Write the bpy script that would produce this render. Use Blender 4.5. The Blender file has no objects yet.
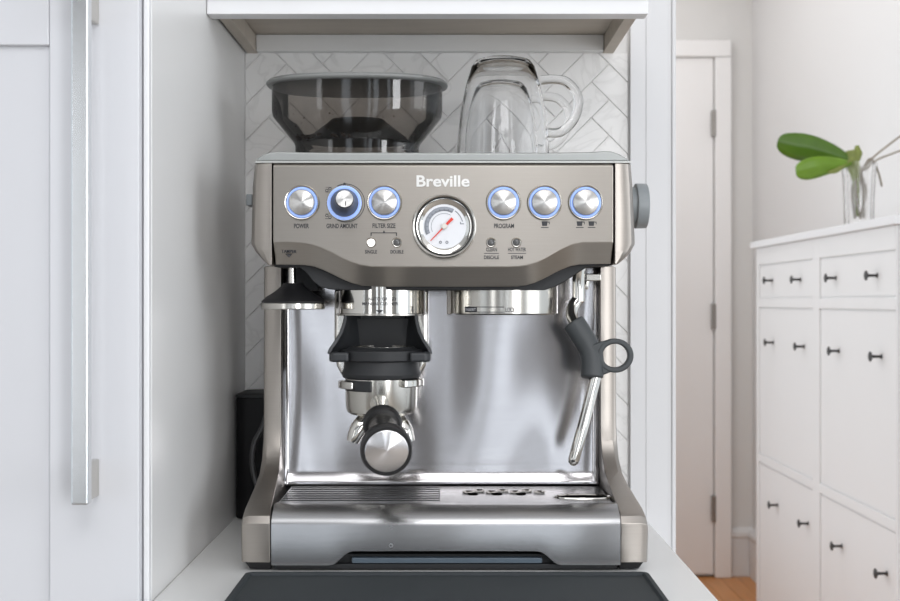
import bpy, bmesh, math, random
from math import sin, cos, pi, sqrt, radians
from mathutils import Vector, Matrix
random.seed(7)
S = bpy.context.scene
COL = S.collection

# ------------------------------------------------------------------ camera
F = 1150.0          # focal length in pixels of the 900 px wide frame
CZ = 1.125          # camera height
cd = bpy.data.cameras.new('camera'); cam = bpy.data.objects.new('camera', cd); COL.objects.link(cam)
cam.location = (0, 0, CZ); cam.rotation_euler = (radians(90), 0, 0)
cd.sensor_width = 36; cd.lens = F/900*36; cd.clip_start = .05
cd.dof.use_dof = True; cd.dof.focus_distance = .93; cd.dof.aperture_fstop = 15
S.camera = cam

# ------------------------------------------------------------------ exposure, world, lights
S.view_settings.view_transform = 'Standard'; S.view_settings.look = 'None'
S.view_settings.gamma = 1; S.view_settings.use_curve_mapping = False
S.view_settings.exposure = 0.0
W = bpy.data.worlds.new('world'); S.world = W; W.use_nodes = True
W.node_tree.nodes['Background'].inputs['Color'].default_value = (.86, .93, 1.0, 1)
W.node_tree.nodes['Background'].inputs['Strength'].default_value = 1.05

def area(name, loc, rot, sx, sy, power, color=(1, 1, 1)):
    l = bpy.data.lights.new(name, 'AREA'); l.shape = 'RECTANGLE'; l.size = sx; l.size_y = sy
    l.energy = power; l.color = color
    o = bpy.data.objects.new(name, l); COL.objects.link(o); o.location = loc
    o.rotation_euler = [radians(a) for a in rot]; return o
# daylight from kitchen panes and side window, plus unseen fill lights added for brightness
PANES = [(-.64, -.44), (.00, .09), (.20, .40), (.86, 1.04)]
for a, b in PANES: area('window_fill_light', ((a+b)/2, -2.44, 1.15), (90, 0, 0), b-a, 2.0, 4.0*(b-a)*2.0, (.84, .91, 1.0))
area('window_fill_light', (1.50, -2.44, 1.25), (90, 0, 0), .6, 1.7, 38, (.97, .98, 1))  # no known window here; added to brighten the alcove from front right
area('window_fill_light', (-1.75, -2.44, 1.25), (90, 0, 0), .5, 1.7, 6, (.97, .98, 1))  # weaker counterpart on the left, added as fill for the right-hand side
area('front_fill_light', (.10, -.55, 1.95), (60, 0, 4), .55, .35, 4.5, (.98, .98, 1))  # no pendant hangs here: soft frontal fill added for the deep alcove
area('hall_fill_light', (.05, 2.75, 1.35), (90, 0, -90), 2.0, 1.7, 5.5, (1, .985, .97))  # invented source, added to light the hallway cabinet fronts
area('side_window_light', (2.6, -.5, 1.5), (90, 0, 90), 1.5, 1.5, 18, (.97, .98, 1))
area('overhead_fill_light', (0, -.75, 2.66), (0, 0, 0), 2.2, 1.2, 14, (.97, .98, 1))  # added overhead fill, kept out of the steel's reflections
area('overhead_fill_light', (.50, 3.3, 2.66), (0, 0, 0), .5, 2.2, 10, (1, .99, .98))  # unseen overhead fill added to brighten the hall

# ------------------------------------------------------------------ helpers
def P(px, py, Y):
    """a point at the real depth Y, from where it is seen in the photograph"""
    return ((px-450)*Y/F, CZ+(300-py)*Y/F)
def X(px, Y): return (px-450)*Y/F
def Z(py, Y): return CZ+(300-py)*Y/F

class M:
    """collects geometry in world coordinates, then links it as ONE mesh object"""
    def __init__(s): s.b = bmesh.new()
    def v(s, p): return s.b.verts.new(p)
    def face(s, vs, mi=0):
        try:
            f = s.b.faces.new(vs); f.material_index = mi; return f
        except ValueError: return None
    def grid(s, rows, closed_u=False, closed_v=False, mi=0):
        R = [[s.v(p) for p in r] for r in rows]
        n = len(R); m = len(R[0])
        for i in range(n if closed_v else n-1):
            for j in range(m if closed_u else m-1):
                s.face([R[i][j], R[i][(j+1) % m], R[(i+1) % n][(j+1) % m], R[(i+1) % n][j]], mi)
        return R
    def loft(s, rings, mi=0, caps=True):
        R = s.grid(rings, closed_u=True, mi=mi)
        if caps: s.face(R[0][::-1], mi); s.face(R[-1], mi)
        return s
    def sheet(s, *a, **k): s.grid(*a, **k); return s
    def box(s, x0, x1, y0, y1, z0, z1, mi=0):
        return s.loft([[(x0, y0, z), (x1, y0, z), (x1, y1, z), (x0, y1, z)] for z in (z0, z1)], mi)
    def prism_xz(s, pts, y0, y1, mi=0):
        return s.loft([[(x, y, z) for x, z in pts] for y in (y0, y1)], mi)
    def prism_yz(s, pts, x0, x1, mi=0):
        return s.loft([[(x, y, z) for y, z in pts] for x in (x0, x1)], mi)
    def prism_xy(s, pts, z0, z1, mi=0):
        return s.loft([[(x, y, z) for x, y in pts] for z in (z0, z1)], mi)
    def lathe(s, prof, c, axis=(0, 0, 1), seg=32, mi=0, sq=1.0, closed=False):
        """prof = [(radius, distance along axis)]; sq squashes the second cross direction"""
        a = Vector(axis).normalized()
        u = Vector((1, 0, 0)) if abs(a.x) < .9 else Vector((0, 1, 0))
        u = (u-a*u.dot(a)).normalized(); w = a.cross(u); c = Vector(c)
        R = []
        for r, t in prof:
            if r < 1e-7: R.append([s.v(c+a*t)])
            else: R.append([s.v(c+a*t+u*r*cos(2*pi*k/seg)+w*r*sq*sin(2*pi*k/seg)) for k in range(seg)])
        n = len(R)
        for i in range(n if closed else n-1):
            A, B = R[i], R[(i+1) % n]
            for k in range(seg):
                k2 = (k+1) % seg
                if len(A) == 1 and len(B) == 1: continue
                if len(A) == 1: s.face([A[0], B[k2], B[k]], mi)
                elif len(B) == 1: s.face([A[k], A[k2], B[0]], mi)
                else: s.face([A[k], A[k2], B[k2], B[k]], mi)
        return s
    def tube(s, pts, r, seg=12, mi=0, caps=True):
        pts = [Vector(p) for p in pts]; n = len(pts)
        rs = r if isinstance(r, (list, tuple)) else [r]*n
        d = (pts[1]-pts[0]).normalized()
        u = d.orthogonal().normalized(); rings = []
        for i, p in enumerate(pts):
            t = (pts[min(i+1, n-1)]-pts[max(i-1, 0)]).normalized()
            u = (u-t*u.dot(t)).normalized(); w = t.cross(u)
            rings.append([p+(u*cos(2*pi*k/seg)+w*sin(2*pi*k/seg))*rs[i] for k in range(seg)])
        return s.loft(rings, mi, caps)
    def build(s, name, mat, parent=None, bevel=0, seg=2, sharp=32, solid=0, fix=True):
        bm = s.b
        if fix: bmesh.ops.recalc_face_normals(bm, faces=bm.faces)
        org = ORG.get(parent.name, Vector((0, 0, 0))) if parent else Vector((0, 0, 0))
        if org.length: bmesh.ops.translate(bm, verts=bm.verts, vec=-org)
        for f in bm.faces: f.smooth = True
        for e in bm.edges:
            if len(e.link_faces) == 2 and e.calc_face_angle(0) > radians(sharp): e.smooth = False
        me = bpy.data.meshes.new(name); bm.to_mesh(me); bm.free()
        for m in (mat if isinstance(mat, (list, tuple)) else [mat]): me.materials.append(m)
        o = bpy.data.objects.new(name, me); COL.objects.link(o)
        if parent: o.parent = parent; ORG[o.name] = org
        if solid:
            q = o.modifiers.new('solid', 'SOLIDIFY'); q.thickness = solid; q.offset = 0
        if bevel:
            q = o.modifiers.new('bevel', 'BEVEL'); q.width = bevel; q.segments = seg
            q.limit_method = 'ANGLE'; q.angle_limit = radians(28); q.harden_normals = True
        return o
ORG = {}
def smooth(pts, n=6):
    """Catmull-Rom through the points"""
    pts = [Vector(p) for p in pts]; out = []
    for i in range(len(pts)-1):
        a, b, c, d = pts[max(i-1, 0)], pts[i], pts[i+1], pts[min(i+2, len(pts)-1)]
        for k in range(n):
            t = k/n
            out.append(.5*((2*b)+(c-a)*t+(2*a-5*b+4*c-d)*t*t+(3*b-a-3*c+d)*t**3))
    out.append(pts[-1]); return out
def tag(o, label, cat=None, group=None, kind=None):
    if label: o['label'] = label
    if cat: o['category'] = cat
    if group: o['group'] = group
    if kind: o['kind'] = kind
    return o
def thing(name, loc, label, cat, group=None):
    o = bpy.data.objects.new(name, None); COL.objects.link(o); o.location = loc; o.empty_display_size = .05
    ORG[o.name] = Vector(loc); return tag(o, label, cat, group)
def struct(o): o['kind'] = 'structure'; return o

# ------------------------------------------------------------------ materials
def mat(name, col, rough=.5, metal=0, noise=.04, scale=30, bump=0, bscale=60, stretch=(1, 1, 1), **kw):
    m = bpy.data.materials.new(name); m.use_nodes = True; nt = m.node_tree; N = nt.nodes; L = nt.links
    b = N['Principled BSDF']; b.inputs['Roughness'].default_value = rough; b.inputs['Metallic'].default_value = metal
    tc = N.new('ShaderNodeTexCoord'); mp = N.new('ShaderNodeMapping'); mp.inputs['Scale'].default_value = stretch
    L.new(tc.outputs['Object'], mp.inputs['Vector'])
    n = N.new('ShaderNodeTexNoise'); n.inputs['Scale'].default_value = scale; n.inputs['Detail'].default_value = 4
    L.new(mp.outputs['Vector'], n.inputs['Vector'])
    r = N.new('ShaderNodeMix'); r.data_type = 'RGBA'
    r.inputs[6].default_value = (*[max(0, c*(1-noise)) for c in col], 1)
    r.inputs[7].default_value = (*[min(1, c*(1+noise)) for c in col], 1)
    L.new(n.outputs['Fac'], r.inputs[0]); L.new(r.outputs[2], b.inputs['Base Color'])
    if bump:
        n2 = N.new('ShaderNodeTexNoise'); n2.inputs['Scale'].default_value = bscale; n2.inputs['Detail'].default_value = 3
        L.new(mp.outputs['Vector'], n2.inputs['Vector'])
        bp = N.new('ShaderNodeBump'); bp.inputs['Strength'].default_value = 1; bp.inputs['Distance'].default_value = bump
        L.new(n2.outputs['Fac'], bp.inputs['Height']); L.new(bp.outputs['Normal'], b.inputs['Normal'])
    for k, v in kw.items(): b.inputs[k.replace('_', ' ')].default_value = v
    return m

def steel(name, col=(.66, .63, .59), rough=.27, aniso=.75, tangent=(1, 0, 0), wav=0, wscale=(5, 5, 2), radial=False, rot=.25):
    m = mat(name, col, rough, 1, noise=.05, scale=40, stretch=(.5, 8, 30))
    nt = m.node_tree; N = nt.nodes; L = nt.links; b = N['Principled BSDF']
    b.inputs['Anisotropic'].default_value = aniso; b.inputs['Anisotropic Rotation'].default_value = rot
    if radial:
        t = N.new('ShaderNodeTangent'); t.direction_type = 'RADIAL'; t.axis = 'Y'; L.new(t.outputs['Tangent'], b.inputs['Tangent'])
    elif tangent:
        c = N.new('ShaderNodeCombineXYZ')
        for i in range(3): c.inputs[i].default_value = tangent[i]
        L.new(c.outputs['Vector'], b.inputs['Tangent'])
    tc = N.new('ShaderNodeTexCoord')
    mp = N.new('ShaderNodeMapping'); mp.inputs['Scale'].default_value = (3, 3, 260) if not radial else (40, 40, 40)
    n = N.new('ShaderNodeTexNoise'); n.inputs['Scale'].default_value = 5; n.inputs['Detail'].default_value = 5
    L.new(tc.outputs['Object'], mp.inputs['Vector']); L.new(mp.outputs['Vector'], n.inputs['Vector'])
    b1 = N.new('ShaderNodeBump'); b1.inputs['Distance'].default_value = .00004; b1.inputs['Strength'].default_value = .5
    L.new(n.outputs['Fac'], b1.inputs['Height']); last = b1
    if wav:
        mp2 = N.new('ShaderNodeMapping'); mp2.inputs['Scale'].default_value = wscale
        n2 = N.new('ShaderNodeTexNoise'); n2.inputs['Scale'].default_value = 1; n2.inputs['Detail'].default_value = .5
        L.new(tc.outputs['Object'], mp2.inputs['Vector']); L.new(mp2.outputs['Vector'], n2.inputs['Vector'])
        b2 = N.new('ShaderNodeBump'); b2.inputs['Distance'].default_value = wav; b2.inputs['Strength'].default_value = 1
        L.new(n2.outputs['Fac'], b2.inputs['Height']); L.new(b1.outputs['Normal'], b2.inputs['Normal']); last = b2
    L.new(last.outputs['Normal'], b.inputs['Normal'])
    return m

def emit(name, col, strength):
    m = mat(name, col, .4, 0, 0.02)
    b = m.node_tree.nodes['Principled BSDF']
    b.inputs['Emission Color'].default_value = (*col, 1); b.inputs['Emission Strength'].default_value = strength
    return m

def tinted_plastic(name, col):
    """clear thin-walled smoky plastic"""
    m = bpy.data.materials.new(name); m.use_nodes = True; nt = m.node_tree; N = nt.nodes; L = nt.links
    N.remove(N['Principled BSDF']); out = N['Material Output']
    t = N.new('ShaderNodeBsdfTransparent'); g = N.new('ShaderNodeBsdfGlossy'); g.inputs['Roughness'].default_value = .06
    tc = N.new('ShaderNodeTexCoord'); n = N.new('ShaderNodeTexNoise'); n.inputs['Scale'].default_value = 18
    L.new(tc.outputs['Object'], n.inputs['Vector'])
    r = N.new('ShaderNodeMix'); r.data_type = 'RGBA'
    r.inputs[6].default_value = (*[c*.9 for c in col], 1); r.inputs[7].default_value = (*[min(1, c*1.1) for c in col], 1)
    L.new(n.outputs['Fac'], r.inputs[0]); L.new(r.outputs[2], t.inputs['Color'])
    f = N.new('ShaderNodeFresnel'); f.inputs['IOR'].default_value = 1.55
    mx = N.new('ShaderNodeMixShader'); L.new(f.outputs[0], mx.inputs[0]); L.new(t.outputs[0], mx.inputs[1]); L.new(g.outputs[0], mx.inputs[2])
    L.new(mx.outputs[0], out.inputs['Surface']); return m

paint = mat('white_paint', (.80, .80, .81), .35, noise=.01, scale=8, bump=.0002, bscale=40)
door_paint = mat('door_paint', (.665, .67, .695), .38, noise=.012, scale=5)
panel_paint = mat('panel_paint', (.80, .795, .785), .35, noise=.015, scale=4)
casing_paint = mat('casing_paint', (.68, .68, .69), .4, noise=.012, scale=4)
wall_paint = mat('wall_paint', (.78, .765, .745), .7, noise=.015, scale=3)
far_paint = mat('far_paint', (.92, .905, .895), .5, noise=.01, scale=3)
hall_paint = mat('hall_paint', (.78, .77, .765), .7, noise=.015, scale=3)
raw_wood = mat('raw_wood', (.56, .50, .43), .6, noise=.12, scale=12, stretch=(1, 6, 8))
grout = mat('grout', (.84, .83, .82), .8, noise=.03)
stone = mat('worktop_stone', (.76, .76, .75), .22, noise=.03, scale=9)
floor_m = mat('floor_wood', (.62, .27, .085), .35, noise=.22, scale=6, stretch=(9, 1, 1))
black = mat('black_plastic', (.009, .009, .010), .42, noise=.1)
matte_black = mat('matte_black', (.016, .017, .019), .55, noise=.1)
cradle_m = mat('cradle_plastic', (.028, .03, .033), .42, noise=.08)
grip_m = mat('grip_rubber', (.05, .055, .058), .5, noise=.08, bump=.00005, bscale=900)
mat_m = mat('mat_rubber', (.024, .030, .034), .7, noise=.08, scale=12, bump=.0001, bscale=600)
lid_m = mat('grey_plastic', (.36, .37, .36), .35, metal=.5, noise=.04)
hopper_lid_m = mat('hopper_lid_plastic', (.22, .225, .22), .35, noise=.04)
knob_m = mat('grey_knob', (.24, .26, .27), .4, noise=.03)
ink = mat('printed_ink', (.035, .035, .04), .6, noise=.02)
steel_front = steel('brushed_steel_front', (.375, .345, .31), .33, .8, wav=.0012, wscale=(9, 5, 5))
steel_plate = steel('brushed_steel_backplate', (.49, .475, .48), .15, .5, wav=.010, wscale=(10, 5, 4.5))
steel_side = steel('brushed_steel_side', (.38, .35, .32), .40, .6, tangent=(0, 1, 0))
steel_tray = steel('brushed_steel_tray', (.43, .43, .435), .24, .8, wav=.002, wscale=(12, 5, 8))
chrome = mat('chrome', (.70, .68, .64), .10, 1, noise=.02, bump=.00006, bscale=50)
satin = mat('satin_steel', (.56, .54, .50), .22, 1, noise=.04, scale=60)
spun = steel('spun_steel', (.60, .585, .565), .30, .92, radial=True)
blue_light = emit('blue_light', (.36, .52, 1.0), .32)
white_light = emit('white_light', (1, 1, 1), 1.6)
dark_glass = mat('dark_lens', (.10, .10, .10), .2, noise=.05)
dial_white = mat('dial_white', (.80, .81, .84), .4, noise=.01)
dial_grey = mat('dial_grey', (.18, .19, .22), .5)
red_m = mat('needle_red', (.75, .05, .03), .4)
smoky = tinted_plastic('smoky_plastic', (.60, .57, .54))
glass_m = mat('clear_glass', (1, 1, 1), 0.0, noise=0, Transmission_Weight=1.0, IOR=1.27, Specular_IOR_Level=.9)
coffee_m = mat('ground_coffee', (.055, .028, .014), .8, noise=.5, scale=200)
burr_m = mat('burr_cone_plastic', (.035, .034, .033), .4, noise=.1)
leaf_m = mat('leaf_green', (.075, .16, .012), .35, noise=.25, scale=25)
leaf_l = mat('leaf_light_green', (.14, .27, .012), .35, noise=.3, scale=25)
stalk_m = mat('stalk_green', (.22, .26, .06), .5, noise=.3, scale=60)
root_m = mat('root_grey', (.33, .29, .24), .7, noise=.2)
hole_m = mat('drain_dark', (.006, .006, .006), .9, Specular_IOR_Level=0.0)
iron = mat('dark_iron', (.03, .027, .026), .45, noise=.1)

def marble():
    m = mat('marble_tile', (.74, .73, .71), .25, noise=.02, scale=6)
    nt = m.node_tree; N = nt.nodes; L = nt.links; b = N['Principled BSDF']
    geo = N.new('ShaderNodeNewGeometry'); oi = N.new('ShaderNodeObjectInfo')
    mp = N.new('ShaderNodeVectorMath'); mp.operation = 'ADD'
    L.new(geo.outputs['Position'], mp.inputs[0]); L.new(oi.outputs['Random'], mp.inputs[1])
    n = N.new('ShaderNodeTexNoise'); n.inputs['Scale'].default_value = 14; n.inputs['Detail'].default_value = 6; n.inputs['Distortion'].default_value = 1.2
    L.new(mp.outputs[0], n.inputs['Vector'])
    cr = N.new('ShaderNodeValToRGB'); e = cr.color_ramp.elements
    e[0].position = .47; e[0].color = (.88, .87, .855, 1); e[1].position = .53; e[1].color = (.88, .87, .855, 1)
    k = cr.color_ramp.elements.new(.50); k.color = (.80, .79, .775, 1)
    L.new(n.outputs['Fac'], cr.inputs['Fac']); L.new(cr.outputs['Color'], b.inputs['Base Color']); return m
tile_m = marble()

# ------------------------------------------------------------------ text
def text(s, px, py, Y, hpx, m, parent, name='lettering', wpx=None, bold=0, depth=.00012, warp=None, align='CENTER', squeeze=1):
    """lettering whose capitals are hpx tall in the photograph, centred on (px, py)"""
    c = bpy.data.curves.new('t', 'FONT'); c.body = s; c.align_x = align; c.size = 1; c.offset = bold; c.extrude = 0
    o = bpy.data.objects.new('t', c); COL.objects.link(o)
    dg = bpy.context.evaluated_depsgraph_get(); me0 = bpy.data.meshes.new_from_object(o.evaluated_get(dg))
    bpy.data.objects.remove(o); bpy.data.curves.remove(c)
    xs = [v.co.x for v in me0.vertices]; ys = [v.co.y for v in me0.vertices]
    w = max(xs)-min(xs); cx = (max(xs)+min(xs))/2; y0, y1 = min(ys), max(ys)
    k = hpx*Y/F/(y1-y0); kx = (wpx*Y/F/w) if wpx else k*squeeze
    x0, z0 = P(px, py, Y)
    bm = bmesh.new(); bm.from_mesh(me0)
    for v in bm.verts:
        v.co = Vector((x0+(v.co.x-cx)*kx, Y, z0+(v.co.y-(y0+y1)/2)*k))
        if warp: v.co.y = warp(v.co.x)
    r = bmesh.ops.extrude_face_region(bm, geom=bm.faces[:])
    bmesh.ops.translate(bm, verts=[v for v in r['geom'] if isinstance(v, bmesh.types.BMVert)], vec=(0, -depth, 0))
    g = M(); g.b.free(); g.b = bm
    return g.build(name, m, parent)

# ------------------------------------------------------------------ the setting
ZC = .912   # worktop height
def slab(name, x0, x1, y0, y1, z0, z1, m, bevel=0, parent=None):
    o = M().box(x0, x1, y0, y1, z0, z1).build(name, m, parent, bevel=bevel)
    if not parent: struct(o)
    return o
floor = slab('floor', -3, 3, -2.6, 4.9, -.05, -.008, mat('subfloor', (.33, .29, .25), .6))
yy = 0
for i in range(15):
    x0 = .24+i*.0715
    cuts = [2.3+random.random()*.5, 3.2+random.random()*.6, 4.05+random.random()*.4, 4.69]
    a = 1.5
    for c in cuts:
        M().box(x0, x0+.0703, a, c-.0012, -.008, random.uniform(-.0003, .0003)).build('floorboard', floor_m, floor, bevel=.0008, seg=1)
        a = c
slab('ceiling', -3, 3, -2.6, 4.9, 2.70, 2.78, paint)
wb = slab('wall_back', -.75, .232, 1.19, 1.29, 0, 2.70, grout)
slab('wall_hall', .115, .232, 1.29, 1.70, 0, 2.70, hall_paint)
slab('wall_hall_end', .115, .232, 3.80, 4.70, 0, 2.70, hall_paint)
slab('wall_hall_sill', .115, .232, 1.70, 3.80, 0, .45, hall_paint)  # unseen opening between sill and head, added to let the hall fill through
slab('wall_hall_head', .115, .232, 1.70, 3.80, 2.25, 2.70, hall_paint)
slab('wall_far', .115, 1.40, 4.70, 4.80, 0, 2.70, wall_paint)
slab('wall_right', 1.235, 1.335, 2.15, 4.70, 0, 2.70, hall_paint)
slab('wall_left', -.224, -.212, .818, 1.19, 0, 2.70, panel_paint, bevel=.001)
# the bead along the front edge of the left panel
o = M().box(-.2165, -.2122, .811, .818, 0, 2.70).build('trim_1', paint, bevel=.0012); struct(o)
# kitchen behind the camera: window wall, outermost openings added for the fill lights
kw = M()
y0, y1 = -2.5, -2.4
PANES = [(-2.0, -1.5)]+PANES+[(1.2, 1.8)]
ed = [-3]+[q for p in PANES for q in p]+[3]
for a, b in zip(ed[0::2], ed[1::2]): kw.box(a, b, y0, y1, 0, 2.7)
for a, b in PANES: kw.box(a, b, y0, y1, 0, .15); kw.box(a, b, y0, y1, 2.15, 2.7)
struct(kw.build('wall_kitchen', mat('kitchen_wall_paint', (.27, .26, .25), .7)))

# marble herringbone tiles, every tile its own piece
def clip(poly, x0, x1, z0, z1):
    def cut(p, inside, inter):
        out = []
        for i in range(len(p)):
            a, b = p[i-1], p[i]
            if inside(b):
                if not inside(a): out.append(inter(a, b))
                out.append(b)
            elif inside(a): out.append(inter(a, b))
        return out
    def ix(c): return lambda a, b: (c, a[1]+(b[1]-a[1])*(c-a[0])/(b[0]-a[0]))
    def iz(c): return lambda a, b: (a[0]+(b[0]-a[0])*(c-a[1])/(b[1]-a[1]), c)
    for f, g in ((lambda q: q[0] >= x0, ix(x0)), (lambda q: q[0] <= x1, ix(x1)), (lambda q: q[1] >= z0, iz(z0)), (lambda q: q[1] <= z1, iz(z1))):
        poly = cut(poly, f, g)
        if len(poly) < 3: return []
    return poly
tw, nL = .0262, 3
for gy in range(-30, 31):
    for gx in range(-30, 31):
        t = (gx-gy) % (2*nL)
        if t == 0: r = (gx, gx+nL, gy, gy+1)
        elif t == 2*nL-1: r = (gx, gx+1, gy, gy+nL)
        else: continue
        g_ = .013
        q = [(r[0]+g_, r[2]+g_), (r[1]-g_, r[2]+g_), (r[1]-g_, r[3]-g_), (r[0]+g_, r[3]-g_)]
        c45 = sqrt(.5)*tw
        q = [((a-b)*c45-.013+.0107, 1.16+.006+(a+b)*c45) for a, b in q]
        q = clip(q, -.2118, .1845, ZC+.001, 1.381)
        if not q: continue
        A = abs(sum(q[i-1][0]*q[i][1]-q[i][0]*q[i-1][1] for i in range(len(q))))/2
        if A < 2e-5: continue
        M().prism_xz(q, 1.1888+random.uniform(-.0001, .0001), 1.1902).build('tile', tile_m, wb, bevel=.0006, seg=1)

# casing at the end of the tiled wall (right): three stepped boards
o = M().box(.1855, .2015, 1.1820, 1.1895, 0, 2.70).build('trim_2', casing_paint, bevel=.0003); struct(o)
o = M().box(.2015, .2276, 1.1814, 1.1895, 0, 2.70).build('trim_3', casing_paint, bevel=.0003); struct(o)
o = M().box(.2276, .2318, 1.1795, 1.3000, 0, 2.70).build('trim_4', casing_paint, bevel=.0012); struct(o)

# far hallway door with its casing and hinges
YD = 4.70
d = M().box(.26, X(712.5, 4.69), 4.672, 4.699, .012, Z(58, 4.69)).build('door_1', far_paint, bevel=.003); struct(d)
xa, xb = X(714.5, 4.67), X(731, 4.67)
M().box(xa, xb, 4.655, 4.699, 0, Z(57, 4.67)).build('casing', far_paint, d, bevel=.006)
M().box(.24, xb, 4.655, 4.699, Z(57, 4.67)+.001, Z(40, 4.67)).build('casing', far_paint, d, bevel=.006)
for y in (123, 316, 508):
    M().box(X(711.3, 4.66), X(715.6, 4.66), 4.650, 4.668, Z(y+13, 4.66), Z(y-13, 4.66)).build('hinge', mat('hinge_metal', (.35, .33, .31), .35, 1), d, bevel=.003)
def baseb(name, pr, along):
    g = M()
    if along == 'x': g.loft([[(x, 4.70-t, z) for t, z in pr] for x in (xb+.001, 1.234)])
    else: g.loft([[(1.235-t, y, z) for t, z in pr] for y in (2.16, 4.68)])
    struct(g.build(name, hall_paint, bevel=.002))
pr = [(.0005, 0), (.018, 0), (.018, .155), (.024, .165), (.022, .180), (.012, .192), (.0005, .2)]
baseb('baseboard_far', pr, 'x'); baseb('baseboard_right', pr, 'y')

# ------------------------------------------------------------------ worktop and base cabinet
wt = M().box(-.2118, .1913, .760, 1.1800, ZC-.03, ZC).build('worktop', stone, bevel=.002)
tag(wt, 'white stone worktop under the espresso machine', 'worktop')
bc = thing('base_cabinet', (0, 1.0, 0), 'white base cabinet carrying the stone worktop', 'cabinet')
M().box(-.2115, .180, .80, 1.1800, .10, ZC-.0305).build('body', paint, bc, bevel=.001)
M().box(-.2115, .175, .86, 1.17, .0, .0995).build('toe_kick', matte_black, bc)
for s in (-1, 1):
    x0 = -.2085 if s < 0 else -.014
    dd = M().box(x0, x0+.190, .778, .799, .115, ZC-.04).build('door', paint, bc, bevel=.002)
    M().tube([(x0+.095+s*-.07, .755, .60), (x0+.095+s*-.07, .755, .72)], .005).box(x0+.095+s*-.07-.004, x0+.095+s*-.07+.004, .757, .7778, .61, .618).box(x0+.095+s*-.07-.004, x0+.095+s*-.07+.004, .757, .7778, .70, .708).build('handle', satin, dd)

# ------------------------------------------------------------------ tall panelled door at left with long bar handle
tc_ = thing('tall_cabinet', (-.5, 1.0, 0), 'tall white panelled cabinet filling the left edge, with a long steel bar handle', 'cabinet')
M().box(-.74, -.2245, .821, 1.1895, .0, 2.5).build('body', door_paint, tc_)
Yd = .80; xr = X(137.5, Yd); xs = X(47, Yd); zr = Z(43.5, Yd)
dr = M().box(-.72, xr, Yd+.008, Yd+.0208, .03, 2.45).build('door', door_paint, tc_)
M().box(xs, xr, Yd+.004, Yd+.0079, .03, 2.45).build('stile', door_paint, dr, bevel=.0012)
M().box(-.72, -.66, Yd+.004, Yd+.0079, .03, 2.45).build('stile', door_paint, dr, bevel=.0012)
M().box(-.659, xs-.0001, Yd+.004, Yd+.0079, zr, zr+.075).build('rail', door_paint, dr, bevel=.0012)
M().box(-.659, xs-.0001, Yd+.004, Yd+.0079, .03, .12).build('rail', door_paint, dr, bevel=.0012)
Yh = .768
h = M().box(X(70.5, Yh), X(88, Yh), Yh, Yh+.009, Z(505, Yh), 2.0)
h = h.build('bar_handle', steel('handle_steel', (.74, .75, .76), .22, .5, tangent=(0, 0, 1)), dr, bevel=.0015, seg=3)
for z in (Z(485, Yh), Z(-8, Yh)):
    M().box(X(75, Yh), X(83, Yh), Yh+.0091, Yd+.0039, z-.013, z+.013).build('standoff', satin, dr, bevel=.001)

# ------------------------------------------------------------------ wall shelf above
sh = thing('wall_shelf', (-.02, 1.1, 1.4), 'white shelf with raw wood underside mounted above the espresso machine', 'shelf')
zb = CZ+.273; zl = CZ+.249; zc = CZ+.2556; xl, xr_ = -.2115, .1725
M().box(xl, xr_, 1.000, 1.018, zl, zl+.05).build('face_board', paint, sh, bevel=.001)
M().box(xl, xr_, 1.0185, 1.1895, zb, zb+.018).build('shelf_board', raw_wood, sh)
M().box(xl, xr_, .994, 1.000, zl+.014, zl+.05).build('moulding', paint, sh, bevel=.0015)
M().box(xl+.002, xl+.0125, 1.0185, 1.1895, zc, zb-.0005).build('cleat', raw_wood, sh, bevel=.0005)
M().box(xr_-.0105-.004, xr_-.004+.0005, 1.0185, 1.1895, zc, zb-.0005).build('cleat', raw_wood, sh, bevel=.0005)
M().box(xl+.013, xr_-.015, 1.178, 1.1895, zc, zb-.0005).build('ledger', panel_paint, sh, bevel=.0005)

# ------------------------------------------------------------------ espresso machine
EM = thing('espresso_machine', (-.005, 1.03, ZC), 'large brushed steel espresso machine with gauge and blue-ringed buttons on the worktop', 'espresso machine')
YF = .930                                   # plane of the control panel
cols_up = [(273, 242), (289, 242), (303, 243), (312, 244.6), (321, 247.6), (331, 252.2), (341, 257.6), (351, 262), (361, 265), (372, 266.4), (386, 266.6), (415, 266.6), (446, 266.6), (480, 266.6),
           (506, 266.6), (519, 266.2), (528, 264.8), (536, 262.2), (545, 257.8), (554, 252.6), (563, 247.6), (572, 244), (581, 242.4), (596, 242), (613.5, 242)]
low_y = [264.5, 264.6, 265, 266.4, 269.6, 274.2, 279.2, 283, 285.4, 286.2, 286.4, 286.4, 286.4, 286.4, 286.4, 286, 284.8, 282.6, 278.6, 273.8, 269.4, 266, 264.4, 263.8, 263.6]
YL = .9435
g = M()
rows = [[(X(x, YF), 1.168, Z(162.5, YF)) for x, y in cols_up],
        [(X(x, YF), YF+.0035, Z(162.5, YF)) for x, y in cols_up],
        [(X(x, YF), YF, Z(165, YF)) for x, y in cols_up],
        [(X(x, YF), YF, Z(y-6, YF)) for x, y in cols_up],
        [(X(x, YF), YF, Z(y, YF)) for x, y in cols_up],
        [(X(cols_up[i][0], YF), YL, Z(low_y[i], YL)) for i in range(len(cols_up))],
        [(X(cols_up[i][0], YF), YL+.0035, Z(low_y[i]-1.0, YL)) for i in range(len(cols_up))],
        [(X(cols_up[i][0], YF), 1.168, Z(low_y[i]-1.0, YL)) for i in range(len(cols_up))]]
R = g.grid(rows)
g.face([R[k][0] for k in range(8)]); g.face([R[k][-1] for k in range(8)][::-1])
g.face(R[0]+R[-1][::-1])
g.build('front_panel', steel_front, EM, bevel=.0009, seg=3)
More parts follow.
